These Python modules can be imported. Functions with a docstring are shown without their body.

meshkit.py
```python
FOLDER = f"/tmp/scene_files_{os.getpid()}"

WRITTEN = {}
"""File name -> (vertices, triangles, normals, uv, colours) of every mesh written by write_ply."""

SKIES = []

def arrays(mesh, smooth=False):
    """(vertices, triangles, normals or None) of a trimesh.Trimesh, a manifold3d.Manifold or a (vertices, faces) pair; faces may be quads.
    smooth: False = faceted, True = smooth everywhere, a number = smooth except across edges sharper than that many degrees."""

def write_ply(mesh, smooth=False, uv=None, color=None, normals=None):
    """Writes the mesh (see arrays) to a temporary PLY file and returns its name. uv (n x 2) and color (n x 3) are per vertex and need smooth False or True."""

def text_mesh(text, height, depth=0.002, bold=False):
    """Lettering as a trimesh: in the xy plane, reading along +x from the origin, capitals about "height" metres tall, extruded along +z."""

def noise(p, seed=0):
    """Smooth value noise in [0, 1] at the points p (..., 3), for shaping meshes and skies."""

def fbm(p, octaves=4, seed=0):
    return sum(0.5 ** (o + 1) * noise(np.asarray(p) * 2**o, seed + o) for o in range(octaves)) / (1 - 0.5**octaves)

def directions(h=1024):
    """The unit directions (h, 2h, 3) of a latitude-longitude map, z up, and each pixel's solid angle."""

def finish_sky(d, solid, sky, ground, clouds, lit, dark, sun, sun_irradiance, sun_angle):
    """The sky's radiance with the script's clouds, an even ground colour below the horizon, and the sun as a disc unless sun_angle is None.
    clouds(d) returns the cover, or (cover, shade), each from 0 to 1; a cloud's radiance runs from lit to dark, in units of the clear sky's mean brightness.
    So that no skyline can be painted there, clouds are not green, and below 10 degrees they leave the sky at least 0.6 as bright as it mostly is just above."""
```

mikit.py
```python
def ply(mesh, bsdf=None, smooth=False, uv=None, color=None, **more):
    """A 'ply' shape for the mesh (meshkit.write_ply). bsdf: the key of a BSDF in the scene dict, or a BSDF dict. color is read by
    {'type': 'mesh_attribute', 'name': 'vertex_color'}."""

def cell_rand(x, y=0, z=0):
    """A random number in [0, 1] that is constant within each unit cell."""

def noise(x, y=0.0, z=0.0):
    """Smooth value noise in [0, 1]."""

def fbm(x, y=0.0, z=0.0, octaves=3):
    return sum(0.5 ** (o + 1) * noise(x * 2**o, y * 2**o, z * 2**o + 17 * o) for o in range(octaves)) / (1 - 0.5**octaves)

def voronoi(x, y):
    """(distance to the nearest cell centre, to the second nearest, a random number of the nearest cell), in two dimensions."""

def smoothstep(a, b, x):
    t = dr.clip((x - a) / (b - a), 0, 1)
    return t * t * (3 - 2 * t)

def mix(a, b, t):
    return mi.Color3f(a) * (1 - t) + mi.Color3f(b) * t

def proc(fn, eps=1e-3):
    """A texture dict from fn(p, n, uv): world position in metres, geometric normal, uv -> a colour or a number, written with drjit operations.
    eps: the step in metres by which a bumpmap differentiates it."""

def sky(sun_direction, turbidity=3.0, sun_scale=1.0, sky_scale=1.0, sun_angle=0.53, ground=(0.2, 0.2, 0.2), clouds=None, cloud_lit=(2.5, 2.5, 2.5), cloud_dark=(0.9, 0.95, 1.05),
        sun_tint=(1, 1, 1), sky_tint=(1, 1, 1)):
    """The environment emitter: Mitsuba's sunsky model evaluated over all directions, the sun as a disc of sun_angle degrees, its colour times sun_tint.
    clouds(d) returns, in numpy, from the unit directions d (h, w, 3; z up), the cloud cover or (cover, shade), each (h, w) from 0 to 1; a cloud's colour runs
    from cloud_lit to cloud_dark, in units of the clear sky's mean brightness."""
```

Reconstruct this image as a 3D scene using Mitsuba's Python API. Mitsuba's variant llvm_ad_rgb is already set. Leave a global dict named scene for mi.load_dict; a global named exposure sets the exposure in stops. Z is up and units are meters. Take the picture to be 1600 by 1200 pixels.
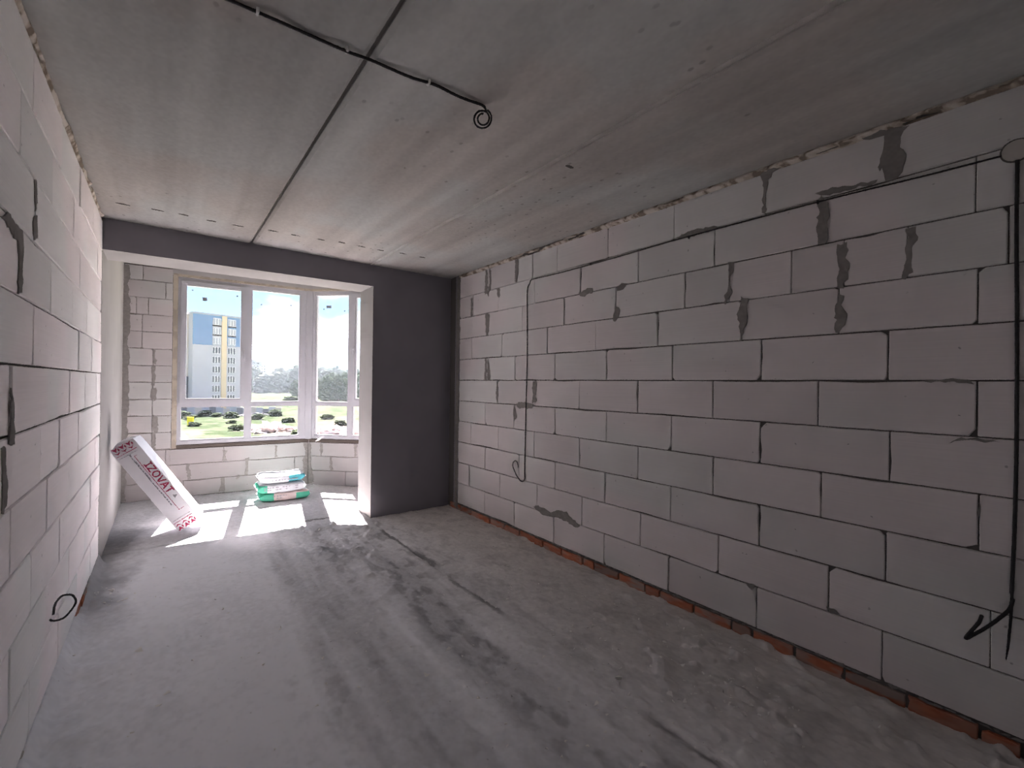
import math, numpy as np, trimesh, mitsuba as mi, mikit, meshkit, drjit as dr
from shapely.geometry import Polygon, box as sbox
from mikit import proc, noise, fbm, voronoi, smoothstep, mix, cell_rand

# ------------------------------------------------------------------ camera, sky, exposure
T = mi.ScalarTransform4f
scene, labels = {}, {}
exposure = 4.93
YAW, PITCH, ROLL, CZ = math.radians(37.726), math.radians(0.053), math.radians(0.738), 1.535
_f = np.array([math.sin(YAW) * math.cos(PITCH), math.cos(YAW) * math.cos(PITCH), math.sin(PITCH)])
_r = np.array([math.cos(YAW), -math.sin(YAW), 0.0])
_up = math.cos(ROLL) * np.cross(_r, _f) - math.sin(ROLL) * _r
scene['camera'] = {'type': 'perspective', 'fov': math.degrees(2 * math.atan(800 / 700)), 'fov_axis': 'x', 'near_clip': 0.05, 'far_clip': 3000.0,
                   'to_world': T().look_at(origin=[0, 0, CZ], target=[float(v) for v in (np.array([0, 0, CZ]) + _f)], up=[float(v) for v in _up])}
SUN_AZ, SUN_EL = math.radians(10.0), math.radians(51.2)
SUN = (math.sin(SUN_AZ) * math.cos(SUN_EL), math.cos(SUN_AZ) * math.cos(SUN_EL), math.sin(SUN_EL))


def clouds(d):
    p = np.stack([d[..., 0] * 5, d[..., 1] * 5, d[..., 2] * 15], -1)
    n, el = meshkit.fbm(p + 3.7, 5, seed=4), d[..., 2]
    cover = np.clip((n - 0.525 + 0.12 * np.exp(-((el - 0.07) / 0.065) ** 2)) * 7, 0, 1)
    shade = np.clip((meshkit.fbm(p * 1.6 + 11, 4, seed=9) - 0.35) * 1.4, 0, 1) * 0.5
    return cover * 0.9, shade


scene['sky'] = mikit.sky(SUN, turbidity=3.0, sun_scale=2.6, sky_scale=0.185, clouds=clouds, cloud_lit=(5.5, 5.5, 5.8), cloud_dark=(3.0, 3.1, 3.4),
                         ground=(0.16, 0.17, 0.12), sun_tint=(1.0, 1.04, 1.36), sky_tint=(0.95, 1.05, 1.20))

# ------------------------------------------------------------------ helpers
RNG = np.random.default_rng(7)
XL, XR, YE, H = -0.422, 2.842, 4.976, 2.864


def fresh(name):
    if name not in scene and name not in labels:
        return name
    k = 1
    while f'{name}_{k:03d}' in scene or f'{name}_{k:03d}' in labels:
        k += 1
    return f'{name}_{k:03d}'


def tag(key, label=None, cat=None, group=None, kind=None):
    d = {k: v for k, v in (('label', label), ('category', cat), ('group', group), ('kind', kind)) if v}
    if d:
        labels[key] = d
    return key


def obj(name, mesh, bsdf, parent=None, label=None, cat=None, group=None, kind=None, **kw):
    key = fresh(f'{parent}__{name}' if parent else name)
    scene[key] = mikit.ply(mesh, bsdf, **kw)
    return tag(key, label, cat, group, kind)


def thing(name, label, cat, group=None, kind=None):
    return tag(fresh(name), label, cat, group, kind)


def cat(meshes):
    return trimesh.util.concatenate(meshes)


def bx(x0, x1, y0, y1, z0, z1):
    m = trimesh.creation.box((x1 - x0, y1 - y0, z1 - z0))
    m.apply_translation(((x0 + x1) / 2, (y0 + y1) / 2, (z0 + z1) / 2))
    return m


def chbox(x0, x1, y0, y1, z0, z1, c=0.004):
    v = []
    for i in (0, 1):
        for j in (0, 1):
            for k in (0, 1):
                p = np.array([(x0, x1)[i], (y0, y1)[j], (z0, z1)[k]])
                s = np.array([1 - 2 * i, 1 - 2 * j, 1 - 2 * k]) * c
                for a in range(3):
                    q = s.copy()
                    q[a] = 0
                    v.append(p + q)
    return trimesh.convex.convex_hull(np.array(v))


class Frame:
    """A wall's own axes: a along it, z up, n out of it towards the room."""

    def __init__(self, o, e, n):
        self.o, self.e, self.n = np.array([*o, 0.0]), np.array([*e, 0.0]), np.array([*n, 0.0])

    def __call__(self, a, z, n=0.0):
        a, z, n = np.broadcast_arrays(np.asarray(a, float), z, n)
        return self.o + a[..., None] * self.e + n[..., None] * self.n + z[..., None] * np.array([0, 0, 1.0])

    def mesh(self, m):
        """A mesh modelled with x = a, y = z, z = n."""
        v = np.array(m.vertices)
        f = np.array(m.faces)
        if np.dot(np.cross(self.e, [0, 0, 1.0]), self.n) < 0:
            f = f[:, ::-1]
        return trimesh.Trimesh(self(v[:, 0], v[:, 1], v[:, 2]), f, process=False)


FL = Frame((XL, 0), (0, 1), (1, 0))
FR = Frame((XR, 0), (0, 1), (-1, 0))
_A, _B = np.array((-0.4, 7.34)), np.array((1.70, 7.16))
_e = (_B - _A) / np.linalg.norm(_B - _A)
FW = Frame(_A, _e, (_e[1], -_e[0]))
_q = math.sqrt(0.5)
FB = Frame(_B, (_q, -_q), (-_q, -_q))


def ring_mesh(rings, cap=True):
    """Rings of equal length, first ring capped by a fan."""
    n, v, f = len(rings[0]), np.vstack(rings), []
    for r in range(len(rings) - 1):
        for i in range(n):
            j = (i + 1) % n
            a, b, c, d = r * n + i, r * n + j, (r + 1) * n + j, (r + 1) * n + i
            f += [(a, c, b), (a, d, c)]
    if cap:
        v = np.vstack([v, rings[0].mean(0)])
        f += [(len(v) - 1, i, (i + 1) % n) for i in range(n)]
    return trimesh.Trimesh(v, f, process=False)


def block(a0, a1, z0, z1, rng, proud=0.0, chip=0.012, gap=0.0025, deep=0.03):
    """One masonry block seen from its face: an uneven outline, worn arrises, chipped corners."""
    g = lambda: gap + rng.uniform(-0.001, 0.0015)
    a0, a1, z0, z1 = a0 + g(), a1 - g(), z0 + g(), z1 - g()
    p = []
    cs = [(a0, z0), (a1, z0), (a1, z1), (a0, z1)]
    for i in range(4):
        c, d = np.array(cs[i]), np.array(cs[(i + 1) % 4])
        inward = np.array([(1, 1), (-1, 1), (-1, -1), (1, -1)][i], float)
        big = chip * (rng.uniform(1.0, 2.4) if rng.random() < 0.16 else rng.uniform(0.05, 0.3))
        u = (d - c) / np.linalg.norm(d - c)
        w = np.array([-u[1], u[0]])
        pu = (np.array(cs[i - 1]) - c) / np.linalg.norm(np.array(cs[i - 1]) - c)
        p += [c + pu * big * rng.uniform(0.6, 1.4), c + u * big * rng.uniform(0.6, 1.4)]
        for t in (0.33, 0.66):
            dent = rng.uniform(0.5, 1.0) * 0.008 if rng.random() < 0.12 else rng.uniform(-0.001, 0.001)
            p.append(c + (d - c) * (t + rng.uniform(-0.1, 0.1)) + w * dent)
    p = np.array(p)
    ctr = p.mean(0)
    half = np.array([(a1 - a0) / 2, (z1 - z0) / 2])
    inner = ctr + (p - ctr) * (1 - 0.0035 / half)
    r3 = lambda q, n: np.column_stack([q, np.full(len(q), n)])
    tilt = rng.uniform(-0.0015, 0.0015)
    return ring_mesh([r3(inner, proud + tilt), r3(p, proud - 0.004), r3(p, -deep)])


def toned(mesh, tone):
    return dict(uv=np.tile([tone, tone * 7.3 % 1.0], (len(mesh.vertices), 1)))


def blob_poly(pts, seed, rough=0.006, step=0.02):
    """A smear's outline: the given corners with a ragged edge between them."""
    rng, out = np.random.default_rng(seed), []
    for i in range(len(pts)):
        c, d = np.array(pts[i], float), np.array(pts[(i + 1) % len(pts)], float)
        k = max(1, int(np.linalg.norm(d - c) / step))
        out += [c + (d - c) * j / k + rng.normal(0, rough * (0.4 if j == 0 else 1.0), 2) * (0.6 if np.linalg.norm(d - c) < 0.03 else 1) for j in range(k)]
    q = Polygon(out).buffer(0)
    return max(getattr(q, 'geoms', [q]), key=lambda g: g.area)


def slab_patch(frame, pts, seed, thick=0.0048, n0=0.0, rough=0.005):
    q = blob_poly(pts, seed, rough)
    m = trimesh.creation.extrude_polygon(q, thick, engine='earcut')
    v = np.array(m.vertices)
    v[:, 2] += n0 - 0.0005
    v[:, 2] = np.where(v[:, 2] > n0 + 0.002, v[:, 2] + 0.001 * np.sin(v[:, 0] * 91 + seed) * np.cos(v[:, 1] * 77), v[:, 2])
    return frame.mesh(trimesh.Trimesh(v, m.faces, process=False))


def tube(points, r, sides=8, res=8, closed_ends=True):
    p = np.asarray(points, float)
    if res > 1 and len(p) > 2:
        q = np.vstack([2 * p[0] - p[1], p, 2 * p[-1] - p[-2]])
        out = []
        for i in range(1, len(q) - 2):
            t = np.linspace(0, 1, res, endpoint=False)[:, None]
            a, b, c, d = q[i - 1], q[i], q[i + 1], q[i + 2]
            out.append(0.5 * (2 * b + (c - a) * t + (2 * a - 5 * b + 4 * c - d) * t ** 2 + (3 * b - a - 3 * c + d) * t ** 3))
        p = np.vstack(out + [p[-1:]])
    tg = np.gradient(p, axis=0)
    tg /= np.linalg.norm(tg, axis=1, keepdims=True)
    nrm = np.cross(tg[0], [0.3, 0.5, 0.8])
    nrm /= np.linalg.norm(nrm)
    ang = np.arange(sides) * 2 * math.pi / sides
    rings = []
    for c, t in zip(p, tg):
        nrm = nrm - t * np.dot(nrm, t)
        nrm /= np.linalg.norm(nrm)
        b = np.cross(t, nrm)
        rings.append(c + r * (np.cos(ang)[:, None] * nrm + np.sin(ang)[:, None] * b))
    m = ring_mesh(rings, cap=False)
    v = np.vstack([m.vertices, p[:1], p[-1:]])
    k, last = len(m.vertices), (len(p) - 1) * sides
    f = list(m.faces) + [(k, i, (i + 1) % sides) for i in range(sides)] + [(k + 1, last + (i + 1) % sides, last + i) for i in range(sides)]
    return trimesh.Trimesh(v, f, process=False)


def grid(nx, ny):
    i, j = np.meshgrid(np.arange(nx), np.arange(ny), indexing='ij')
    a = (i * ny + j)[:-1, :-1].ravel()
    return np.vstack([np.column_stack([a, a + ny, a + ny + 1]), np.column_stack([a, a + ny + 1, a + 1])])


# ------------------------------------------------------------------ materials
def mat(name, fn_or_rgb, two=False, rough=None, spec=0.3):
    tex = {'type': 'rgb', 'value': list(fn_or_rgb)} if not callable(fn_or_rgb) else proc(fn_or_rgb)
    b = {'type': 'diffuse', 'reflectance': tex} if rough is None else {'type': 'principled', 'base_color': tex, 'roughness': rough, 'specular': spec}
    scene[name] = {'type': 'twosided', 'bsdf': b} if two or True else b
    return name


def aac_fn(p, n, uv):
    a = p.x + p.y
    ridge = noise(a * 3.0, p.z * 260.0, uv.x * 31) - 0.5
    big = fbm(a * 2.3, p.z * 3.1, uv.x * 17.0, octaves=3) - 0.5
    d, _, w = voronoi(a * 9 + uv.x * 37, p.z * 11 + 3.0 * noise(a * 3, p.z * 3))
    pit = smoothstep(0.09, 0.04, d * (0.6 + w)) * smoothstep(0.88, 0.93, w)
    k = uv.x * (1 + 0.05 * ridge + 0.18 * big) * (1 - 0.45 * pit)
    return mix((0.79, 0.745, 0.745), (0.75, 0.75, 0.74), smoothstep(0.35, 0.65, noise(a * 1.9 + 5, p.z * 2.2, uv.x * 9))) * k


def mortar_fn(p, n, uv):
    k = 0.8 + 0.4 * fbm(p.x * 40, p.y * 40, p.z * 40, octaves=2)
    return mi.Color3f(0.215, 0.205, 0.195) * k


def brick_fn(p, n, uv):
    dust = smoothstep(0.36, 0.62, fbm(p.y * 9, p.z * 30, uv.x * 5, octaves=3))
    red = mix((0.36, 0.115, 0.06), (0.44, 0.175, 0.10), noise(p.y * 30, p.z * 60))
    return mix(red, (0.34, 0.30, 0.275), dust * (0.25 + 0.65 * uv.y)) * uv.x


def floor_fn(p, n, uv):
    x, y = p.x, p.y
    wob = 0.12 * (noise(x * 2.1, y * 0.9) - 0.5) + 0.03 * (noise(x * 5, y * 3.0) - 0.5)
    band = fbm((x + wob) * 7.5, y * 0.42, 3.0, octaves=3)
    drag = fbm((x + wob) * 26, y * 1.6, 8.0, octaves=2) - 0.5
    fine = fbm(x * 42, y * 34, octaves=3) - 0.5
    blot = fbm(x * 3.2 + 4, y * 2.2, octaves=4)
    clump = fbm(x * 13, y * 8, 5.0, octaves=3)
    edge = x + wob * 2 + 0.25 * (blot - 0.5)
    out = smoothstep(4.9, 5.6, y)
    swept_lit = smoothstep(0.86, 0.62, edge) * (1 - out)  # pale dusty zone, brightened further to stand in for skylight from the bay
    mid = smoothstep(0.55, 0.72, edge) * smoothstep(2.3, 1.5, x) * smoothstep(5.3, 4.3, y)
    k = 0.62 + 0.21 * swept_lit - 0.14 * out + 0.16 * (blot - 0.5) + 0.15 * fine + 0.10 * drag * mid
    k = k + mid * (0.50 * (band - 0.465) - 0.11 * smoothstep(0.50, 0.68, clump) * smoothstep(0.62, 0.40, band))
    k = k - (1 - out) * smoothstep(0.9, 1.6, x) * 0.10 * smoothstep(0.46, 0.74, clump)
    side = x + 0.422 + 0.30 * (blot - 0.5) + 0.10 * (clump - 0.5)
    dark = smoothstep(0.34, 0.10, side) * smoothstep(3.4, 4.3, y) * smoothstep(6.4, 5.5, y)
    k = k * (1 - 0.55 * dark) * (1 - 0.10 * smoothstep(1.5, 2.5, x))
    gate = dr.maximum(smoothstep(2.3, 2.5, y) * smoothstep(4.9, 4.6, y), smoothstep(1.35, 1.15, y)) * smoothstep(0.30, 0.60, noise(y * 5.7, 2.0) + 0.12)
    groove = smoothstep(0.035, 0.008, dr.abs(x - 1.81 - 0.05 * (noise(y * 2.3, 7.0) - 0.5)) + 0.02 * (noise(x * 60, y * 40) - 0.5)) * gate
    cross = smoothstep(0.030, 0.008, dr.abs(y - 5.27 - 0.04 * (noise(x * 3.0) - 0.5)) + 0.015 * (noise(x * 50, y * 40) - 0.5)) * smoothstep(0.40, 0.50, noise(x * 3.1, 4.0)) * smoothstep(0.3, 0.5, x)
    groove = dr.maximum(groove, cross)
    d, _, w = voronoi(x * 14 + 2 * blot, y * 14 + 2 * clump)
    speck = smoothstep(0.10, 0.04, d * (0.5 + w)) * smoothstep(0.93, 0.96, w)
    k = dr.clip(k, 0.16, 0.85) * (1 - 0.50 * groove) * (1 - 0.5 * speck)
    return mix((0.97, 0.985, 1.02), (1.02, 0.985, 0.955), smoothstep(1.2, 2.6, x)) * k


def ceiling_fn(p, n, uv):
    x, y = p.x, p.y
    blot = fbm(x * 1.6 + 9, y * 1.1, octaves=4)
    streak = fbm(x * 9, y * 0.5, 4.0, octaves=3)
    fine = fbm(x * 60, y * 45, octaves=2) - 0.5
    d, _, w = voronoi(x * 13, y * 9)
    patch = smoothstep(0.50, 0.62, fbm(x * 1.3 + 2, y * 1.9, octaves=2))
    pock = smoothstep(0.16, 0.08, d) * smoothstep(0.70, 0.76, w) * patch
    j1, j2 = dr.abs(x - 0.645), dr.abs(x - 1.82)
    halo = smoothstep(0.16, 0.0, j1) * 0.16 + smoothstep(0.10, 0.0, j2) * 0.10
    k = (0.35 + 0.085 * smoothstep(0.5, 0.8, x) * smoothstep(1.95, 1.8, x) + 0.05 * smoothstep(1.8, 1.95, x) + 0.16 * (blot - 0.5) + 0.13 * (streak - 0.5) + 0.05 * fine) * (1 - 0.30 * pock) * (1 - halo)
    return mix((1.03, 0.985, 0.93), (0.98, 1.0, 0.97), smoothstep(0.4, 0.6, blot)) * k


def plaster_fn(p, n, uv):
    k = 0.94 + 0.16 * (fbm(p.x * 3 + p.y * 3, p.z * 3, octaves=4) - 0.5)
    return mi.Color3f(0.235, 0.228, 0.255) * k


def reveal_fn(p, n, uv):
    k = 0.95 + 0.14 * (fbm(p.x * 3 + p.y * 3, p.z * 3, octaves=4) - 0.5)
    return mi.Color3f(0.34, 0.335, 0.33) * k


def foam_fn(p, n, uv):
    t = fbm(p.x * 26 + p.y * 26, p.z * 30, octaves=3)
    c = mix((0.47, 0.42, 0.36), (0.20, 0.165, 0.13), smoothstep(0.52, 0.66, t))
    return mix(c, (0.60, 0.56, 0.51), smoothstep(0.50, 0.38, t))


def wood_fn(p, n, uv):
    return mix((0.065, 0.055, 0.05), (0.11, 0.093, 0.083), noise((p.x - p.y) * 4, p.z * 160))


def ground_fn(p, n, uv):
    x, y = p.x, p.y
    a, b = fbm(x * 0.12, y * 0.09, octaves=4), fbm(x * 0.5, y * 0.32, octaves=3)
    grass = mix((0.021, 0.030, 0.017), (0.037, 0.046, 0.030), smoothstep(0.35, 0.65, b))
    soil = mix((0.052, 0.045, 0.040), (0.080, 0.070, 0.064), b)
    near = smoothstep(105.0, 88.0, y + 14 * (a - 0.5)) * smoothstep(11.0, 16.0, x + 10 * (b - 0.5))
    return mix(grass, soil, dr.clip(near + 0.5 * smoothstep(0.60, 0.72, a), 0, 1))


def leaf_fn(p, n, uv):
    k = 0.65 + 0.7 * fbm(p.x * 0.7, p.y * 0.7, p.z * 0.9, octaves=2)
    return mix((0.085, 0.115, 0.075), (0.125, 0.15, 0.13), uv.x) * k  # far crowns turn paler and greyer: haze painted into the leaf colour


mat('m_aac', aac_fn)
mat('m_mortar', mortar_fn)
mat('m_brick', brick_fn)
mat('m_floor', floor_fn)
mat('m_ceiling', ceiling_fn)
mat('m_plaster', plaster_fn)
mat('m_reveal', reveal_fn)
mat('m_foam', foam_fn)
mat('m_wood', wood_fn)
mat('m_ground', ground_fn)
mat('m_leaf', leaf_fn)
mat('m_window_foam', lambda p, n, uv: mix((0.37, 0.33, 0.27), (0.28, 0.25, 0.21), smoothstep(0.4, 0.65, fbm(p.x * 20 + p.y * 20, p.z * 14, octaves=3))))
mat('m_back', (0.78, 0.77, 0.78))
mat('m_joint', (0.11, 0.105, 0.10))
mat('m_grout', (0.10, 0.095, 0.09))
mat('m_pale_mortar', (0.44, 0.425, 0.40))
mat('m_pvc', (0.335, 0.34, 0.365), rough=0.35, spec=0.4)
mat('m_gasket', (0.03, 0.03, 0.03))
mat('m_cable', (0.018, 0.018, 0.02), rough=0.5)
mat('m_steel', (0.45, 0.45, 0.46), rough=0.5)
mat('m_film', (0.66, 0.66, 0.69), rough=0.35, spec=0.4)
mat('m_red', (0.30, 0.025, 0.075), rough=0.5)
mat('m_ink', (0.20, 0.20, 0.22))
mat('m_bag', (0.5, 0.5, 0.5))
scene['m_bag'] = {'type': 'twosided', 'bsdf': {'type': 'diffuse', 'reflectance': {'type': 'mesh_attribute', 'name': 'vertex_color'}}}
mat('m_rubble', (0.58, 0.50, 0.485))
mat('m_chip', (0.78, 0.77, 0.75))
mat('m_trunk', (0.10, 0.08, 0.06))
mat('m_facade', (0.50, 0.50, 0.54))
mat('m_blue', (0.185, 0.30, 0.48))
mat('m_ochre', (0.72, 0.585, 0.39))
mat('m_bush', (0.045, 0.060, 0.036))
mat('m_beige', (0.50, 0.46, 0.42))
mat('m_dark_glass', (0.06, 0.07, 0.09), rough=0.15, spec=0.6)
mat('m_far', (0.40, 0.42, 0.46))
mat('m_yellow', (0.75, 0.66, 0.05))
mat('m_white', (0.75, 0.75, 0.75))
scene['m_glass'] = {'type': 'thindielectric', 'int_ior': 1.5}

# ------------------------------------------------------------------ floor and ceiling
nx, ny = 300, 800
gx, gy = np.meshgrid(np.linspace(-0.55, 2.95, nx), np.linspace(-1.35, 7.5, ny), indexing='ij')
P3 = np.stack([gx, gy, gx * 0], -1)
lumps = meshkit.fbm(P3 * [1.1, 0.7, 1], 3, 1) - 0.5
ridges = meshkit.fbm(P3 * [9, 2.2, 1] + 5, 3, 2) - 0.5
grit = meshkit.fbm(P3 * [26, 20, 1], 3, 3) - 0.5
rough = np.clip((gx - 0.45) / 0.5, 0.25, 1) * np.clip((5.6 - gy) / 0.8, 0.35, 1)
gz = 0.014 * lumps + 0.016 * ridges * rough + 0.014 * grit * rough
clod = np.clip(meshkit.fbm(P3 * [13, 9, 1] + 31, 3, 8) - 0.60, 0, 1) * 0.16 * np.clip(meshkit.fbm(P3 * [1.3, 0.8, 1] + 3, 2, 6) * 2 - 0.6, 0, 1) * rough
gz = gz + clod
gl = gx - 1.81 - 0.05 * (meshkit.noise(np.stack([gy * 2.3, gx * 0 + 7, gx * 0], -1)) - 0.5)
gz -= 0.014 * np.exp(-(gl / 0.014) ** 2) * (meshkit.noise(np.stack([gy * 5.7, gx * 0 + 2, gx * 0], -1)) > 0.34) * (((gy > 2.4) & (gy < 4.8)) | (gy < 1.25))
gz -= 0.016 * np.exp(-((gy - 5.27 - 0.04 * (meshkit.noise(np.stack([gx * 3, gx * 0, gx * 0], -1)) - 0.5)) / 0.013) ** 2) * (meshkit.noise(np.stack([gx * 3.1, gx * 0 + 4, gx * 0], -1)) > 0.42)
gz += 0.13 * np.exp(-((gx + 0.43) / 0.035) ** 2) * np.clip(meshkit.fbm(P3 * [3, 3.2, 1] + 8, 4, 12) + 0.05, 0, 1) * (gy < 5.0)
gz += 0.05 * np.exp(-((gx + 0.35) / 0.16) ** 2) * np.clip(meshkit.fbm(P3 * [9, 9, 1] + 8, 3, 13) - 0.45, 0, 1) * (gy < 5.4)
fv = np.stack([gx, gy, gz], -1).reshape(-1, 3)
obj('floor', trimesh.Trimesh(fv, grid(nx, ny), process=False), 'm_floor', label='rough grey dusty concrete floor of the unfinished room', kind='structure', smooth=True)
obj('subfloor', bx(-0.7, 3.2, -1.6, 7.9, -0.35, -0.06), 'm_grout', parent='floor')


def floor_z(x, y):
    i = np.clip(((np.asarray(x) + 0.55) / 3.5 * (nx - 1)).astype(int), 0, nx - 1)
    j = np.clip(((np.asarray(y) + 1.35) / 8.85 * (ny - 1)).astype(int), 0, ny - 1)
    return gz[i, j]


rng = np.random.default_rng(21)
chips = []
for cx, cy, sp, k in [(2.35, 0.95, 0.10, 26), (2.2, 1.05, 0.05, 10), (1.95, 1.2, 0.18, 26), (1.83, 1.5, 0.30, 30), (1.2, 1.3, 0.5, 40), (1.6, 2.4, 0.6, 40), (2.3, 1.6, 0.4, 40), (0.3, 2.4, 0.6, 30), (0.9, 3.4, 0.7, 40), (1.8, 0.95, 0.25, 30), (-0.33, 4.2, 0.12, 40), (2.2, 3.0, 0.5, 36), (2.66, 1.4, 0.1, 20)]:
    for x, y in rng.normal((cx, cy), (sp, sp * 1.3), (k, 2)):
        if -0.40 < x < 2.78:
            s = rng.uniform(0.0022, 0.0062) * (1.9 if rng.random() < 0.08 else 1)
            m = trimesh.convex.convex_hull(rng.normal(0, 1, (7, 3)) * s * [1.3, 1.0, 0.7])
            m.apply_translation((x, y, float(floor_z(x, y)) + s * 0.3))
            chips.append(m)
obj('debris', cat(chips), 'm_chip', parent='floor', kind='stuff', label='small pale chips and crumbs of block strewn on the floor')

obj('ceiling', bx(-0.7, 3.2, -1.6, 5.2, H + 0.02, H + 0.30), 'm_grout', label='bare grey concrete slab ceiling with dark joints', kind='structure')
for x0, x1 in [(-0.60, 0.645), (0.645, 1.82), (1.82, 2.99)]:
    g = 0.009 if x0 < 0 or x0 < 1 else 0.004
    a, b = x0 + (0.009 if abs(x0 - 0.645) < 0.01 else 0.004), x1 - (0.009 if abs(x1 - 0.645) < 0.01 else 0.004)
    prof = Polygon([(a, H + 0.06), (a, H + 0.012), (a + 0.018, H), (b - 0.018, H), (b, H + 0.012), (b, H + 0.06)])
    m = trimesh.creation.extrude_polygon(prof, 6.6, engine='earcut')
    v = np.array(m.vertices)
    m = trimesh.Trimesh(np.column_stack([v[:, 0], -1.5 + v[:, 2], v[:, 1]]), m.faces[:, ::-1], process=False)
    obj('slab', m, 'm_ceiling', parent='ceiling')
ys = np.linspace(-1.4, YE, 260)
fill = []
for side in (0, 1):
    w = 0.016 + 0.010 * meshkit.fbm(np.stack([ys * 5, ys * 0 + side * 9, ys * 0], -1), 3, 5)
    fill.append(1.82 + (2 * side - 1) * w)
zz = H - 0.002 - 0.006 * meshkit.fbm(np.stack([ys * 9, ys * 0, ys * 0], -1), 3, 15)
gv = np.concatenate([np.column_stack([fill[0], ys, ys * 0 + H + 0.006]), np.column_stack([ys * 0 + 1.82, ys, zz]), np.column_stack([fill[1], ys, ys * 0 + H + 0.006])])
obj('joint_filling', trimesh.Trimesh(gv, grid(3, len(ys)), process=False), 'm_ceiling', parent='ceiling', smooth=True)
pits = []
for x, y in [(-0.27, 4.5), (-0.07, 4.48), (0.11, 4.47), (0.29, 4.49), (0.48, 4.48), (0.74, 4.43), (0.91, 4.43), (1.13, 4.41), (1.31, 4.37), (1.5, 4.37), (1.69, 4.37), (1.91, 4.33), (2.13, 4.33), (1.93, 1.95)]:
    q = [(x + rng.uniform(0.016, 0.034) * math.cos(t) * 1.5, y + rng.uniform(0.010, 0.020) * math.sin(t)) for t in np.linspace(0, 2 * math.pi, 9)[:-1]]
    m = trimesh.creation.extrude_polygon(Polygon(q), 0.003, engine='earcut')
    m.apply_translation((0, 0, H - 0.0015))
    pits.append(m)
obj('pit_mark', cat(pits), 'm_grout', parent='ceiling', kind='stuff', label='row of small dark pock marks in the concrete')

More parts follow.
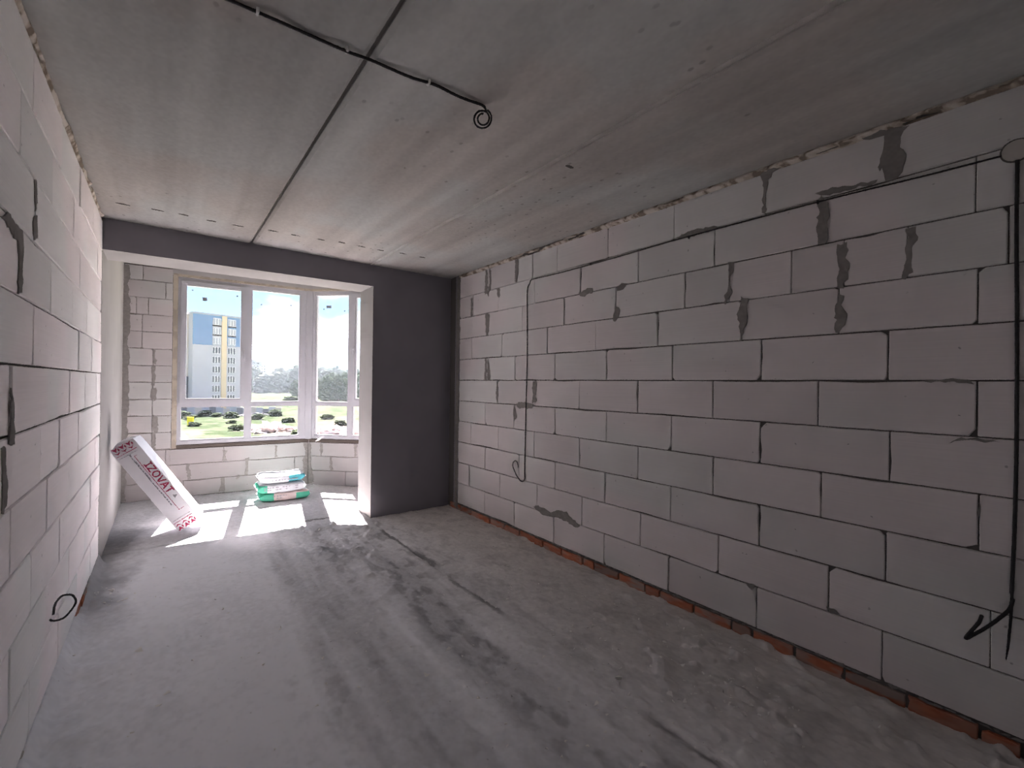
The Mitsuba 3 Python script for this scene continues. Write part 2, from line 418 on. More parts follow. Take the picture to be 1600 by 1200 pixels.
# ------------------------------------------------------------------ block walls
RP= [[(0.636, 2.821), (0.604, 2.816), (0.57, 2.798), (0.579, 2.771), (0.569, 2.704), (0.561, 2.654), (0.573, 2.602), (0.597, 2.573), (0.634, 2.576), (0.639, 2.607), (0.652, 2.65), (0.66, 2.634), (0.668, 2.656), (0.661, 2.699), (0.648, 2.736)], [(0.931, 2.578), (0.913, 2.593), (0.898, 2.567), (0.877, 2.54), (0.885, 2.448), (0.881, 2.36), (0.892, 2.321), (0.932, 2.33), (0.936, 2.427), (0.927, 2.495)], [(0.836, 2.304), (0.796, 2.308), (0.798, 2.231), (0.781, 2.193), (0.789, 2.127), (0.805, 2.069), (0.834, 2.077), (0.826, 2.175), (0.839, 2.246)], [(0.556, 2.318), (0.518, 2.32), (0.511, 2.266), (0.536, 2.226), (0.535, 2.149), (0.528, 2.101), (0.556, 2.069), (0.575, 2.076), (0.559, 2.123), (0.553, 2.246)], [(0.828, 2.039), (0.805, 2.028), (0.807, 1.961), (0.787, 1.931), (0.795, 1.871), (0.823, 1.833), (0.84, 1.834), (0.842, 1.979)], [(1.343, 2.1), (1.296, 2.082), (1.303, 1.999), (1.318, 1.914), (1.336, 1.836), (1.353, 1.917), (1.362, 1.978), (1.351, 2.045)], [(1.427, 2.334), (1.386, 2.33), (1.397, 2.267), (1.413, 2.241), (1.412, 2.168), (1.396, 2.137), (1.416, 2.107), (1.44, 2.065), (1.453, 2.075), (1.429, 2.15), (1.422, 2.243)], [(2.325, 2.173), (2.286, 2.132), (2.31, 2.059), (2.355, 2.053), (2.35, 2.104)], [(2.726, 2.336), (2.637, 2.361), (2.572, 2.351), (2.578, 2.319), (2.665, 2.294), (2.718, 2.307)], [(2.321, 2.325), (2.271, 2.347), (2.221, 2.334), (2.257, 2.295), (2.314, 2.289)], [(1.818, 2.579), (1.71, 2.605), (1.64, 2.608), (1.497, 2.583), (1.514, 2.566), (1.686, 2.563)], [(1.238, 2.827), (1.194, 2.85), (1.116, 2.828), (1.172, 2.811), (1.197, 2.778), (1.205, 2.584), (1.224, 2.59), (1.219, 2.774)], [(3.313, 0.346), (3.256, 0.371), (3.173, 0.372), (3.066, 0.354), (2.963, 0.396), (2.857, 0.409), (2.776, 0.354), (2.684, 0.333), (2.736, 0.297), (2.815, 0.305), (2.855, 0.323), (2.996, 0.324), (3.154, 0.303)], [(3.595, 1.343), (3.461, 1.362), (3.323, 1.342), (3.341, 1.304), (3.46, 1.304), (3.521, 1.295), (3.583, 1.305)], [(3.337, 1.567), (3.28, 1.561), (3.287, 1.468), (3.305, 1.43), (3.276, 1.375), (3.342, 1.354), (3.325, 1.442), (3.345, 1.504)], [(3.637, 1.315), (3.604, 1.278), (3.581, 1.213), (3.623, 1.165), (3.645, 1.223)], [(3.935, 1.572), (3.91, 1.496), (3.908, 1.413), (3.93, 1.344), (3.955, 1.398), (3.945, 1.482)], [(4.173, 2.328), (4.097, 2.312), (4.107, 2.192), (4.116, 2.071), (4.154, 2.082), (4.17, 2.22)], [(4.184, 2.82), (4.146, 2.812), (4.14, 2.553), (4.191, 2.547)], [(4.108, 2.819), (4.071, 2.791), (4.079, 2.601), (4.126, 2.515), (4.14, 2.546), (4.104, 2.64)], [(3.636, 2.826), (3.594, 2.823), (3.591, 2.685), (3.62, 2.585), (3.642, 2.596)], [(4.485, 2.546), (4.443, 2.547), (4.452, 2.33), (4.48, 2.334)], [(4.174, 1.824), (4.148, 1.808), (4.143, 1.572), (4.181, 1.572)], [(4.111, 1.821), (4.07, 1.678), (4.068, 1.572), (4.118, 1.572), (4.121, 1.715)], [(3.957, 2.581), (3.91, 2.573), (3.908, 2.469), (3.943, 2.481)], [(0.957, 2.618), (0.866, 2.626), (0.78, 2.6), (0.667, 2.598), (0.677, 2.582), (0.793, 2.581), (0.895, 2.587)], [(0.755, 2.849), (0.662, 2.845), (0.599, 2.83), (0.551, 2.817), (0.57, 2.798), (0.636, 2.814), (0.701, 2.809)], [(0.402, 1.292), (0.361, 1.32), (0.31, 1.328), (0.281, 1.317), (0.239, 1.316), (0.281, 1.306), (0.34, 1.311)], [(0.312, 1.109), (0.302, 1.077), (0.292, 1.029), (0.298, 0.971), (0.304, 0.998), (0.304, 1.054)], [(0.493, 1.58), (0.384, 1.586), (0.332, 1.58), (0.318, 1.566), (0.384, 1.572), (0.459, 1.568)], [(1.295, 0.333), (1.238, 0.338), (1.252, 0.301), (1.275, 0.309)], [(0.872, 0.353), (0.828, 0.356), (0.807, 0.337), (0.842, 0.33)]]
LP= [[(2.278, 2.07), (2.391, 2.078), (2.412, 2.032), (2.406, 1.96), (2.394, 1.845), (2.35, 1.838), (2.351, 1.971), (2.34, 2.019), (2.281, 2.018)], [(2.564, 2.175), (2.618, 2.196), (2.635, 2.107), (2.58, 2.088), (2.556, 2.13)], [(2.267, 1.503), (2.302, 1.458), (2.314, 1.379), (2.327, 1.299), (2.253, 1.308), (2.281, 1.382)], [(2.164, 1.307), (2.208, 1.298), (2.236, 1.191), (2.232, 1.105), (2.174, 1.087)], [(2.566, 2.322), (2.61, 2.333), (2.626, 2.245), (2.584, 2.201)], [(2.129, 2.045), (2.199, 2.082), (2.295, 2.066), (2.264, 2.029), (2.186, 2.051)]]
WP= [[(0.271, 1.922), (0.297, 1.915), (0.291, 1.808), (0.317, 1.785), (0.305, 1.727), (0.279, 1.743)], [(0.254, 1.701), (0.299, 1.719), (0.3, 1.563), (0.295, 1.457), (0.263, 1.465), (0.268, 1.563)], [(0.257, 1.416), (0.308, 1.433), (0.316, 1.285), (0.291, 1.261), (0.252, 1.302)], [(0.28, 1.073), (0.332, 1.056), (0.334, 0.875), (0.295, 0.844), (0.269, 0.951)], [(0.27, 0.854), (0.308, 0.843), (0.31, 0.663), (0.292, 0.599), (0.264, 0.748)], [(1.025, 0.59), (1.092, 0.585), (1.063, 0.517), (1.086, 0.445), (1.027, 0.441), (1.048, 0.527)], [(1.297, 0.455), (1.344, 0.469), (1.337, 0.344), (1.331, 0.219), (1.285, 0.215), (1.307, 0.329)], [(0.624, 0.44), (0.665, 0.428), (0.681, 0.232), (0.647, 0.227)], [(1.015, 0.215), (1.059, 0.22), (1.069, 0.034), (0.995, 0.026), (1.016, 0.119)], [(1.669, 0.62), (1.702, 0.599), (1.686, 0.517), (1.704, 0.451), (1.663, 0.426)], [(1.216, 0.239), (1.247, 0.209), (1.209, 0.169), (1.186, 0.18)]]


ROWS_R = {10: [0.61, 1.21, 1.82, 2.42, 3.02, 3.37, 3.62, 4.14], 9: [0.32, 0.91, 1.52, 2.12, 2.72, 3.33, 3.93, 4.44], 8: [0.22, 0.55, 0.81, 1.06, 1.42, 1.73, 2.33, 2.92, 3.52, 4.14],
          7: [0.31, 0.83, 1.34, 1.94, 2.54, 3.14, 3.86, 4.46], 6: [0.62, 1.22, 1.82, 2.42, 3.03, 3.63, 4.13], 5: [0.31, 0.92, 1.52, 2.11, 2.72, 3.31, 3.93], 4: [0.61, 1.22, 1.82, 2.41, 3.02, 3.63, 4.16],
          3: [0.30, 0.90, 1.51, 2.10, 2.71, 3.31, 3.90, 4.45], 2: [0.62, 1.22, 1.82, 2.42, 3.01, 3.54, 4.15], 1: [0.26, 0.86, 1.47, 2.07, 2.67, 3.26, 3.87, 4.48], 0: [0.63, 1.23, 1.83, 2.42, 3.02, 3.61, 4.15]}
ROWS_L = {0: [2.62, 3.24, 3.86, 4.48], 1: [2.32, 2.93, 3.55, 4.16, 4.81], 2: [2.62, 3.23, 3.83, 4.42], 3: [2.31, 2.91, 3.5, 4.11, 4.7], 4: [2.19, 2.77, 3.2, 3.8, 4.4], 5: [2.28, 2.88, 3.5, 4.1, 4.7],
          6: [2.6, 3.21, 3.8, 4.39], 7: [2.37, 2.93, 3.54, 4.14, 4.8], 8: [2.6, 3.18, 3.8, 4.4], 9: [2.36, 2.95, 3.56, 4.09, 4.7], 10: [2.55, 3.17, 3.78, 4.39]}


def fill_row(js, lo):
    js = sorted(js)
    while js[0] - 0.6 > lo + 0.12:
        js.insert(0, js[0] - 0.605)
    return js


def block_wall(parent, frame, rows, lo, hi, base, course, seed, top=None, chip=0.012, tone=1.0, gap=0.0025):
    rng = np.random.default_rng(seed)
    for k, js in rows.items():
        e = [lo] + [j for j in fill_row(js, lo) if lo + 0.03 < j < hi - 0.03] + [hi]
        z1 = base + course * (k + 1)
        for a, b in zip(e[:-1], e[1:]):
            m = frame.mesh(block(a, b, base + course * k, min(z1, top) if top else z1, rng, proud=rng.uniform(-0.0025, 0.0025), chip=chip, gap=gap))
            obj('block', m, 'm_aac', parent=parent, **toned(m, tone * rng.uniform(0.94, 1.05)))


def foam_strip(frame, a0, a1, z0, z1, seed, n=260, bulge=0.02):
    a = np.linspace(a0, a1, n)
    rows = []
    for t in np.linspace(0, 1, 7):
        q = np.stack([a * 14, a * 0 + t * 1.4, a * 0 + seed], -1)
        out = bulge * math.sin(math.pi * min(max(t, 0.02), 0.98)) * (0.25 + 1.5 * meshkit.fbm(q, 3, seed)) - 0.008
        out = out - 0.03 * (meshkit.noise(q * [0.55, 2, 1] + 50, seed) > 0.80)
        zz = z0 + (z1 - z0) * t + (0.006 * (meshkit.fbm(q + 9, 2, seed) - 0.5) if 0 < t < 1 else -0.008 * meshkit.fbm(q * 1.3 + 19, 3, seed) * (t == 0))
        rows.append(frame(a, zz, out))
    return trimesh.Trimesh(np.vstack(rows), grid(7, n), process=False)


# right wall
obj('wall_right', bx(XR + 0.012, XR + 0.30, -1.4, 5.2, -0.1, 3.0), 'm_joint', label='right wall of white aerated concrete blocks on a course of red brick', kind='structure')
block_wall('wall_right', FR, ROWS_R, -1.3, 4.735, 0.078, 0.25, 11, top=2.826, tone=0.77)  # same blocks as opposite, tone lowered so this side looks less lit
rng = np.random.default_rng(31)
y = -1.3
while y < 4.86:
    L = 0.25 * rng.uniform(0.92, 1.05) if rng.random() > 0.25 else 0.125
    m = FR.mesh(block(y, min(y + L, 4.93), -0.02, 0.066 + rng.uniform(-0.004, 0.003), rng, proud=rng.uniform(-0.006, 0.012), chip=0.012, gap=0.006))
    obj('brick', m, 'm_brick', parent='wall_right', uv=np.tile([rng.uniform(0.75, 1.1), rng.random()], (len(m.vertices), 1)))
    y += L
bed = []
for a in np.arange(-1.3, 4.8, 0.035):
    if rng.random() < 0.8:
        m = trimesh.convex.convex_hull(rng.normal(0, 1, (9, 3)) * [0.016, 0.0045, 0.005])
        m.apply_translation((a, 0.072 + rng.normal(0, 0.002), -0.001))
        bed.append(FR.mesh(m))
obj('mortar_bed', cat(bed), 'm_mortar', parent='wall_right', kind='stuff', label='lumpy grey mortar squeezed out above the bricks')
for i, q in enumerate(RP):
    obj('mortar_patch', slab_patch(FR, q, 100 + i), 'm_mortar', parent='wall_right')
obj('foam_seal', foam_strip(FR, -1.3, 4.75, 2.822, H + 0.01, 3), 'm_foam', parent='wall_right', smooth=True, label='beige foam and mortar seal under the ceiling')
st = trimesh.creation.extrude_polygon(Polygon([(XR - 0.001, 4.735), (XR + 0.029, YE + 0.03), (XR + 0.10, YE + 0.03), (XR + 0.10, 4.735)]), H + 0.06, engine='earcut')
st.apply_translation((0, 0, -0.05))
obj('plaster_strip', st, 'm_plaster', parent='wall_right', label='grey plaster strip in the corner')
edge = [(4.735 + 0.012 * math.sin(i * 1.9) + rng.uniform(-0.014, 0.010), z) for i, z in enumerate(np.linspace(0.02, 2.84, 60))]
obj('plaster_edge', slab_patch(FR, edge + [(4.80, 2.84), (4.80, 0.02)], 77, n0=0.001, rough=0.002), 'm_mortar', parent='wall_right')

# left wall
obj('wall_left', bx(XL - 0.30, XL - 0.012, -1.4, YE, -0.1, 3.0), 'm_joint', label='left wall of white aerated concrete blocks', kind='structure')
block_wall('wall_left', FL, ROWS_L, -1.3, YE, 0.0835, 0.25, 12, top=2.833, tone=1.14, gap=0.0036)  # block tone raised to make up for missing window light on this side
y = -1.3
while y < 4.9:
    L = 0.25 * rng.uniform(0.92, 1.05)
    m = FL.mesh(block(y, min(y + L, 4.97), -0.02, 0.07, rng, proud=rng.uniform(-0.006, 0.004), gap=0.006))
    obj('brick', m, 'm_brick' if rng.random() < 0.15 else 'm_pale_mortar', parent='wall_left', uv=np.tile([rng.uniform(0.8, 1.1), 1.0], (len(m.vertices), 1)))
    y += L
for i, q in enumerate(LP):
    obj('mortar_patch', slab_patch(FL, q, 200 + i), 'm_mortar', parent='wall_left')
obj('foam_seal', foam_strip(FL, -1.3, YE, 2.826, H + 0.01, 5), 'm_foam', parent='wall_left', smooth=True, label='crumbling beige foam seal under the ceiling')

obj('wall_back', bx(-0.7, 3.2, -0.75, -0.45, -0.1, 3.0), 'm_back', label='unseen plain wall behind the camera, close and bright to bounce light', kind='structure')  # unseen wall, placed near and almost white to bounce light into the room

# end wall: dark pier and lintel around the opening to the loggia
pe = Polygon([(-0.62, 2.603), (1.852, 2.627), (1.854, -0.05), (3.1, -0.05), (3.1, 3.0), (-0.62, 3.0)])
m = trimesh.creation.extrude_polygon(pe, 0.415, engine='earcut')
v = np.array(m.vertices)
m = trimesh.Trimesh(np.column_stack([v[:, 0], YE + v[:, 2], v[:, 1]]), m.faces[:, ::-1], process=False)
obj('wall_end', m, 'm_plaster', label='dark grey plastered end wall with pier and lintel around the loggia opening', kind='structure')
obj('soffit', bx(XL, 1.852, YE + 0.002, 5.395, 2.597, 2.604), 'm_reveal', parent='wall_end', label='lintel underside in wall plaster painted paler to look lit')  # thin paler copy of the wall plaster, loggia light put into its colour
scene['wall_end__soffit'] = mikit.ply(trimesh.Trimesh([[XL, YE + 0.001, 2.6035], [1.851, YE + 0.001, 2.6255], [1.851, 5.396, 2.6255], [XL, 5.396, 2.6035], [XL, YE + 0.001, 2.608], [1.851, YE + 0.001, 2.63], [1.851, 5.396, 2.63], [XL, 5.396, 2.608]],
                                                      [[0, 2, 1], [0, 3, 2], [0, 1, 5], [0, 5, 4], [2, 3, 7], [2, 7, 6]], process=False), 'm_reveal')
obj('jamb', bx(1.849, 1.856, YE + 0.001, 5.396, -0.02, 2.626), 'm_reveal', parent='wall_end', label='jamb in wall plaster painted paler to look lit from the loggia')  # same plaster as the pier, lightened in colour to look lit

# loggia walls
obj('wall_loggia_left', bx(XL - 0.25, XL, YE, 7.6, -0.1, 3.1), 'm_reveal', label='smooth pale plastered side wall of the loggia', kind='structure')
obj('wall_loggia_right', bx(2.84, 3.1, 5.2, 6.3, -0.1, 3.1), 'm_reveal', label='right side wall of the loggia behind the pier', kind='structure')
outline = [(-0.75, 5.39), (3.2, 5.39), (3.2, 6.02), (2.98, 6.24), (1.80, 7.42), (-0.75, 7.64)]
m = trimesh.creation.extrude_polygon(Polygon(outline), 0.2, engine='earcut')
m.apply_translation((0, 0, 2.985))
obj('loggia_slab', m, 'm_reveal', parent='ceiling', label='pale loggia ceiling slab')


def core(frame, a0, a1, z0, z1, n0=-0.25, n1=-0.010):
    m = bx(a0, a1, z0, z1, n0, n1)
    return frame.mesh(m)


sa = lambda x: (x + 0.4) * 1.00367
WEND = 2.1077
obj('wall_window', cat([core(FW, -0.3, WEND + 0.16, -0.1, 0.632), core(FW, -0.3, sa(0.07), 0.632, 3.0)]), 'm_mortar', label='loggia parapet of white aerated blocks under the wide window', kind='structure')
C = 0.2145
block_wall('wall_window', FW, {0: [sa(0.2), sa(0.65), sa(1.25)], 1: [sa(0.25), sa(0.92), sa(1.52)], 2: [sa(0.01), sa(0.64), sa(1.27)]}, -0.02, WEND - 0.012, 0.0, C, 13, top=0.634, chip=0.008, tone=0.41)  # tone of the white blocks lowered to offset bounce from the sunlit floor
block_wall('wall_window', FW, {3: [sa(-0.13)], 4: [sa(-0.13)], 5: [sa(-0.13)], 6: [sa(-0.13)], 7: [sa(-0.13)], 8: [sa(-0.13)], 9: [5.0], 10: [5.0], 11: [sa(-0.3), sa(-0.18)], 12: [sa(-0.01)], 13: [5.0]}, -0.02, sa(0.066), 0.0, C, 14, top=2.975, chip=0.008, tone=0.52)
for i, q in enumerate(WP):
    obj('mortar_patch', slab_patch(FW, q, 300 + i, rough=0.004), 'm_mortar', parent='wall_window')
col = [(-0.03, 0.02)] + [(0.035 + 0.03 * (meshkit.noise(np.array([z * 6.0, 0, 0])) - 0.5) + rng.uniform(-0.012, 0.012), z) for z in np.linspace(0.02, 2.96, 50)] + [(-0.03, 2.96)]
obj('mortar_patch', slab_patch(FW, col, 350, rough=0.004), 'm_mortar', parent='wall_window', label='grey mortar smeared down the corner')
obj('mortar_patch', slab_patch(FW, [(2.04, 0.63), (2.095, 0.63), (2.10, 0.02), (1.99, 0.02), (2.06, 0.2), (2.03, 0.35), (2.07, 0.45)], 351, rough=0.008), 'm_mortar', parent='wall_window')
obj('head', cat([core(FW, sa(0.06), WEND + 0.02, 2.895, 3.0, -0.22, -0.004)]), 'm_reveal', parent='wall_window', label='pale strip above the window')
obj('wall_bay', cat([core(FB, -0.12, 1.72, -0.1, 0.632), core(FB, 1.46, 1.72, 0.632, 3.0)]), 'm_mortar', label='slanted parapet of white aerated blocks under the angled window', kind='structure')
block_wall('wall_bay', FB, {0: [0.594, 1.2], 1: [0.368, 0.97], 2: [0.21, 0.75, 1.35]}, 0.012, 1.66, 0.0, C, 15, top=0.634, chip=0.008, tone=0.41)  # block tone darkened here too against the sun patch bounce
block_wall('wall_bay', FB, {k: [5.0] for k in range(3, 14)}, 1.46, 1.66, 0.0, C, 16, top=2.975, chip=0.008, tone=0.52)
for i, q in enumerate([[(0.19, 0.62), (0.235, 0.61), (0.24, 0.5), (0.215, 0.44), (0.195, 0.5)], [(0.35, 0.42), (0.385, 0.41), (0.38, 0.3), (0.40, 0.23), (0.355, 0.225)], [(0.72, 0.63), (0.77, 0.62), (0.76, 0.44), (0.73, 0.44)], [(0.01, 0.63), (0.05, 0.60), (0.045, 0.3), (0.11, 0.04), (0.01, 0.02)]]):
    obj('mortar_patch', slab_patch(FB, q, 360 + i, rough=0.006), 'm_mortar', parent='wall_bay')
obj('head', core(FB, -0.02, 1.72, 2.895, 3.0, -0.22, -0.004), 'm_reveal', parent='wall_bay', label='pale strip above the angled window')


# ------------------------------------------------------------------ windows
def frame_mesh(frame, outer, holes, n0, n1, bead=0.012):
    """A flat frame with holes and a chamfered step around each of them."""
    P = sbox(*outer)
    for h in holes:
        P = P.difference(sbox(h[0] - bead, h[1] - bead, h[2] + bead, h[3] + bead))
    ms = []
    m = trimesh.creation.extrude_polygon(P.buffer(-0.003, join_style='mitre'), n1 - n0, engine='earcut')
    m.apply_translation((0, 0, n0))
    ms.append(frame.mesh(m))
    m = trimesh.creation.extrude_polygon(P, n1 - n0 - 0.003, engine='earcut')
    m.apply_translation((0, 0, n0))
    ms.append(frame.mesh(m))
    for h in holes:
        q = sbox(h[0] - bead, h[1] - bead, h[2] + bead, h[3] + bead).difference(sbox(*h))
        m = trimesh.creation.extrude_polygon(q, n1 - n0 - 0.018, engine='earcut')
        m.apply_translation((0, 0, n0 + 0.008))
        ms.append(frame.mesh(m))
    return cat(ms)


def pane(frame, parent, h, n):
    m = frame.mesh(trimesh.Trimesh([[h[0] - 0.008, h[1] - 0.008, n], [h[2] + 0.008, h[1] - 0.008, n], [h[2] + 0.008, h[3] + 0.008, n], [h[0] - 0.008, h[3] + 0.008, n]], [[0, 1, 2], [0, 2, 3]], process=False))
    k = obj('pane', m, 'm_glass', parent=parent)
    o = [(h[0] - 0.004, h[1] - 0.004), (h[2] + 0.004, h[1] - 0.004), (h[2] + 0.004, h[3] + 0.004), (h[0] - 0.004, h[3] + 0.004)]
    return k


def sticker(frame, pane_key, a, z, w, h, n):
    obj('sticker', frame.mesh(bx(a - w / 2, a + w / 2, z - h / 2, z + h / 2, n, n + 0.0012)), 'm_ink', parent=pane_key)


def handle(frame, parent, a, z, n):
    k = obj('handle', cat([frame.mesh(chbox(a - 0.014, a + 0.014, z - 0.035, z + 0.035, n, n + 0.010, 0.003)), frame.mesh(chbox(a - 0.010, a + 0.010, z - 0.010, z + 0.010, n + 0.008, n + 0.045, 0.003)),
                           frame.mesh(chbox(a - 0.011, a + 0.011, z - 0.125, z + 0.012, n + 0.038, n + 0.054, 0.004))]), 'm_pvc', parent=parent, label='white lever handle')
    return k


w1 = thing('window_1', 'wide white plastic window of two bays with an opening sash on its left', None, kind='structure')
hs = [(sa(0.185), 1.265, sa(0.85), 2.815), (sa(0.161), 0.747, sa(0.872), 1.176), (sa(0.960), 1.245, sa(1.564), 2.822), (sa(0.963), 0.745, sa(1.561), 1.176)]
obj('frame', frame_mesh(FW, (sa(0.117), 0.676, WEND - 0.03, 2.897), hs, -0.10, -0.030), 'm_pvc', parent=w1)
s1 = obj('sash', frame_mesh(FW, (sa(0.146), 1.232, sa(0.893), 2.848), [(sa(0.211), 1.292, sa(0.822), 2.787)], -0.075, -0.012), 'm_pvc', parent=w1, label='opening sash')
handle(FW, s1, sa(0.860), 1.96, -0.012)
p1 = pane(FW, w1, (sa(0.211), 1.292, sa(0.822), 2.787), -0.05)
for h in (hs[1], hs[3]):
    pane(FW, w1, h, -0.065)
p2 = pane(FW, w1, hs[2], -0.065)
pb = bx(sa(0.07), sa(0.118), 0.64, 2.93, -0.13, -0.006)
obj('foam', cat([foam_strip(Frame(FW(sa(0.06), 0, 0)[:2], FW.e[:2], FW.n[:2]), 0.0, 0.001, 0, 1, 1, n=2), FW.mesh(pb), FW.mesh(bx(sa(0.07), WEND, 2.893, 2.925, -0.13, -0.003))]), 'm_window_foam', parent=w1, label='yellowish mounting foam around the frame')
obj('sill_batten', FW.mesh(chbox(sa(0.06), WEND + 0.005, 0.632, 0.680, -0.09, -0.012, 0.002)), 'm_wood', parent=w1, label='dark wooden batten under the frame')
post = trimesh.creation.extrude_polygon(Polygon([tuple(FW(WEND - 0.045, 0, -0.022)[:2]), tuple(FW(WEND - 0.002, 0, -0.022)[:2]), tuple(FB(0.002, 0, -0.022)[:2]), tuple(FB(0.030, 0, -0.022)[:2]), tuple(FB(0.030, 0, -0.11)[:2]), tuple(FW(WEND - 0.045, 0, -0.11)[:2])]).convex_hull, 2.221, engine='earcut')
post.apply_translation((0, 0, 0.676))
obj('corner_post', post, 'm_pvc', parent=w1, label='white corner post between the two windows')
sticker(FW, p1, sa(0.270), 2.735, 0.018, 0.014, -0.049)
sticker(FW, p1, sa(0.775), 2.715, 0.018, 0.020, -0.049)
sticker(FW, p1, sa(0.405), 2.63, 0.05, 0.045, -0.049)
sticker(FW, p2, sa(1.07), 2.63, 0.016, 0.016, -0.064)
sticker(FW, p2, sa(1.45), 2.66, 0.016, 0.016, -0.064)

w2 = thing('window_2', 'narrower white plastic window set at an angle beside the corner post', None, kind='structure')
hb = [(0.088, 1.24, 0.590, 2.830), (0.088, 0.745, 0.585, 1.176), (0.700, 1.265, 1.385, 2.815), (0.683, 0.745, 1.40, 1.176)]
obj('frame', frame_mesh(FB, (0.028, 0.676, 1.458, 2.897), hb, -0.10, -0.030), 'm_pvc', parent=w2)
s2 = obj('sash', frame_mesh(FB, (0.660, 1.232, 1.425, 2.848), [(0.724, 1.294, 1.36, 2.787)], -0.075, -0.012), 'm_pvc', parent=w2, label='opening sash partly hidden by the pier')
handle(FB, s2, 0.688, 2.02, -0.012)
q1 = pane(FB, w2, hb[0], -0.065)
pane(FB, w2, hb[1], -0.065)
pane(FB, w2, (0.724, 1.294, 1.36, 2.787), -0.05)
pane(FB, w2, hb[3], -0.065)
sticker(FB, q1, 0.185, 2.63, 0.02, 0.018, -0.064)
sticker(FB, q1, 0.265, 2.665, 0.075, 0.038, -0.064)
sticker(FB, q1, 0.515, 2.60, 0.018, 0.018, -0.064)
obj('sill_batten', FB.mesh(chbox(-0.003, 1.47, 0.632, 0.680, -0.09, -0.012, 0.002)), 'm_wood', parent=w2, label='dark wooden batten under the frame')
obj('foam', FB.mesh(bx(0.0, 1.47, 2.893, 2.925, -0.13, -0.003)), 'm_window_foam', parent=w2)
fl = trimesh.creation.icosphere(2, 1.0)
fl.vertices = fl.vertices * [0.055, 0.014, 0.02] * (0.7 + 0.6 * meshkit.noise(fl.vertices * 2.1, 3))[:, None]
fl.apply_transform(trimesh.transformations.rotation_matrix(0.5, [0, 0, 1]))
fl.apply_translation((0.16, 0.672, 0.0))
obj('foam_blob', FB.mesh(fl), 'm_white', parent=w2, smooth=True, label='white drip of foam over the batten')

# ------------------------------------------------------------------ insulation pack leaning on the left wall
BX0, BY0, BYA, BTH, BL, BT, BD = 0.125, 5.554, math.radians(-8.66), math.radians(57.41), 1.018, 0.209, 0.304
ex, ey = np.array([math.cos(BYA), math.sin(BYA), 0]), np.array([-math.sin(BYA), math.cos(BYA), 0])
lv, tv = -math.cos(BTH) * ex + np.array([0, 0, math.sin(BTH)]), math.sin(BTH) * ex + np.array([0, 0, math.cos(BTH)])
B0 = np.array([BX0, BY0, 0.012])


def pk(l, t, d):
    """A point of the pack: l up its length, t across its face, d into its depth."""
    l, t, d = np.broadcast_arrays(np.asarray(l, float), t, d)
    return B0 + l[..., None] * lv + t[..., None] * tv + d[..., None] * ey


def pkmesh(m):
    """Modelled with x down the length from the top, y across the face, z out of the face."""
    v = np.array(m.vertices)
    return trimesh.Trimesh(pk(BL - v[:, 0], v[:, 1], -v[:, 2]), m.faces, process=False)


pack = thing('insulation_pack', 'long white film-wrapped pack with red lettering leaning on the loggia side wall', 'insulation pack')
b = trimesh.creation.box((BL - 0.02, BT, BD)).subdivide().subdivide().subdivide().subdivide()
v = np.array(b.vertices) / [(BL - 0.02) / 2, BT / 2, BD / 2]
rr = np.clip(np.abs(v), 0, 1)
pinch = 1 - 0.05 * np.maximum(rr[:, 0] - 0.94, 0) / 0.06
v[:, 1] *= pinch
v[:, 2] *= pinch
v = v * [(BL - 0.02) / 2, BT / 2, BD / 2] + 0.0035 * (meshkit.fbm(v * [7, 2, 2], 3, 5) - 0.5)[:, None] * np.sign(v)
v += [BL / 2, BT / 2, -BD / 2]
obj('film_wrap', pkmesh(trimesh.Trimesh(v, b.faces, process=False)), 'm_film', parent=pack, smooth=35)
fl = trimesh.creation.icosphere(3, 1.0)
u = fl.vertices
fl.vertices = np.column_stack([u[:, 0] * 0.028, u[:, 1] * BT * 0.46, u[:, 2] * BD * 0.44]) * (0.75 + 0.5 * meshkit.fbm(u * 3, 3, 8))[:, None]
for end, nm in ((0.008, 'folded_end'), (BL - 0.012, 'folded_end')):
    m = fl.copy()
    m.apply_translation((end, BT / 2, -BD / 2))
    obj(nm, pkmesh(m), 'm_film', parent=pack, smooth=True, label='crumpled folded film end')
pr = []
txt = meshkit.text_mesh('IZOVAT', 0.062, 0.0012, bold=True)
txt.vertices[:, 0] *= 0.36 / txt.vertices[:, 0].max()
txt.apply_translation((0.27, 0.137, 0.003))
obj('lettering', pkmesh(txt), 'm_red', parent=pack, label='red block lettering')
bars = [(0.16, 0.82, 0.122, 0.126), (0.816, 0.82, 0.122, 0.17), (0.16, 0.163, 0.122, 0.15)]
for a, c, d, e in bars:
    obj('rule', pkmesh(bx(a, c, d, e, 0.003, 0.0042)), 'm_red', parent=pack, label='thin red frame line under the lettering')
rng = np.random.default_rng(5)
sm, x = [], 0.13
while x < 0.74:
    w = rng.uniform(0.012, 0.03)
    sm.append(pkmesh(bx(x, x + w, 0.096, 0.096 + rng.uniform(0.006, 0.012), 0.003, 0.004)))
    x += w + rng.uniform(0.004, 0.012)
obj('small_print', cat(sm), 'm_ink', parent=pack, label='line of small grey print', kind='stuff')
tri = trimesh.creation.extrude_polygon(Polygon([(0.66, 0.16), (0.70, 0.16), (0.68, 0.195)]), 0.0012, engine='earcut')
tri.apply_translation((0, 0, 0.003))
obj('grey_mark', pkmesh(tri), 'm_ink', parent=pack)


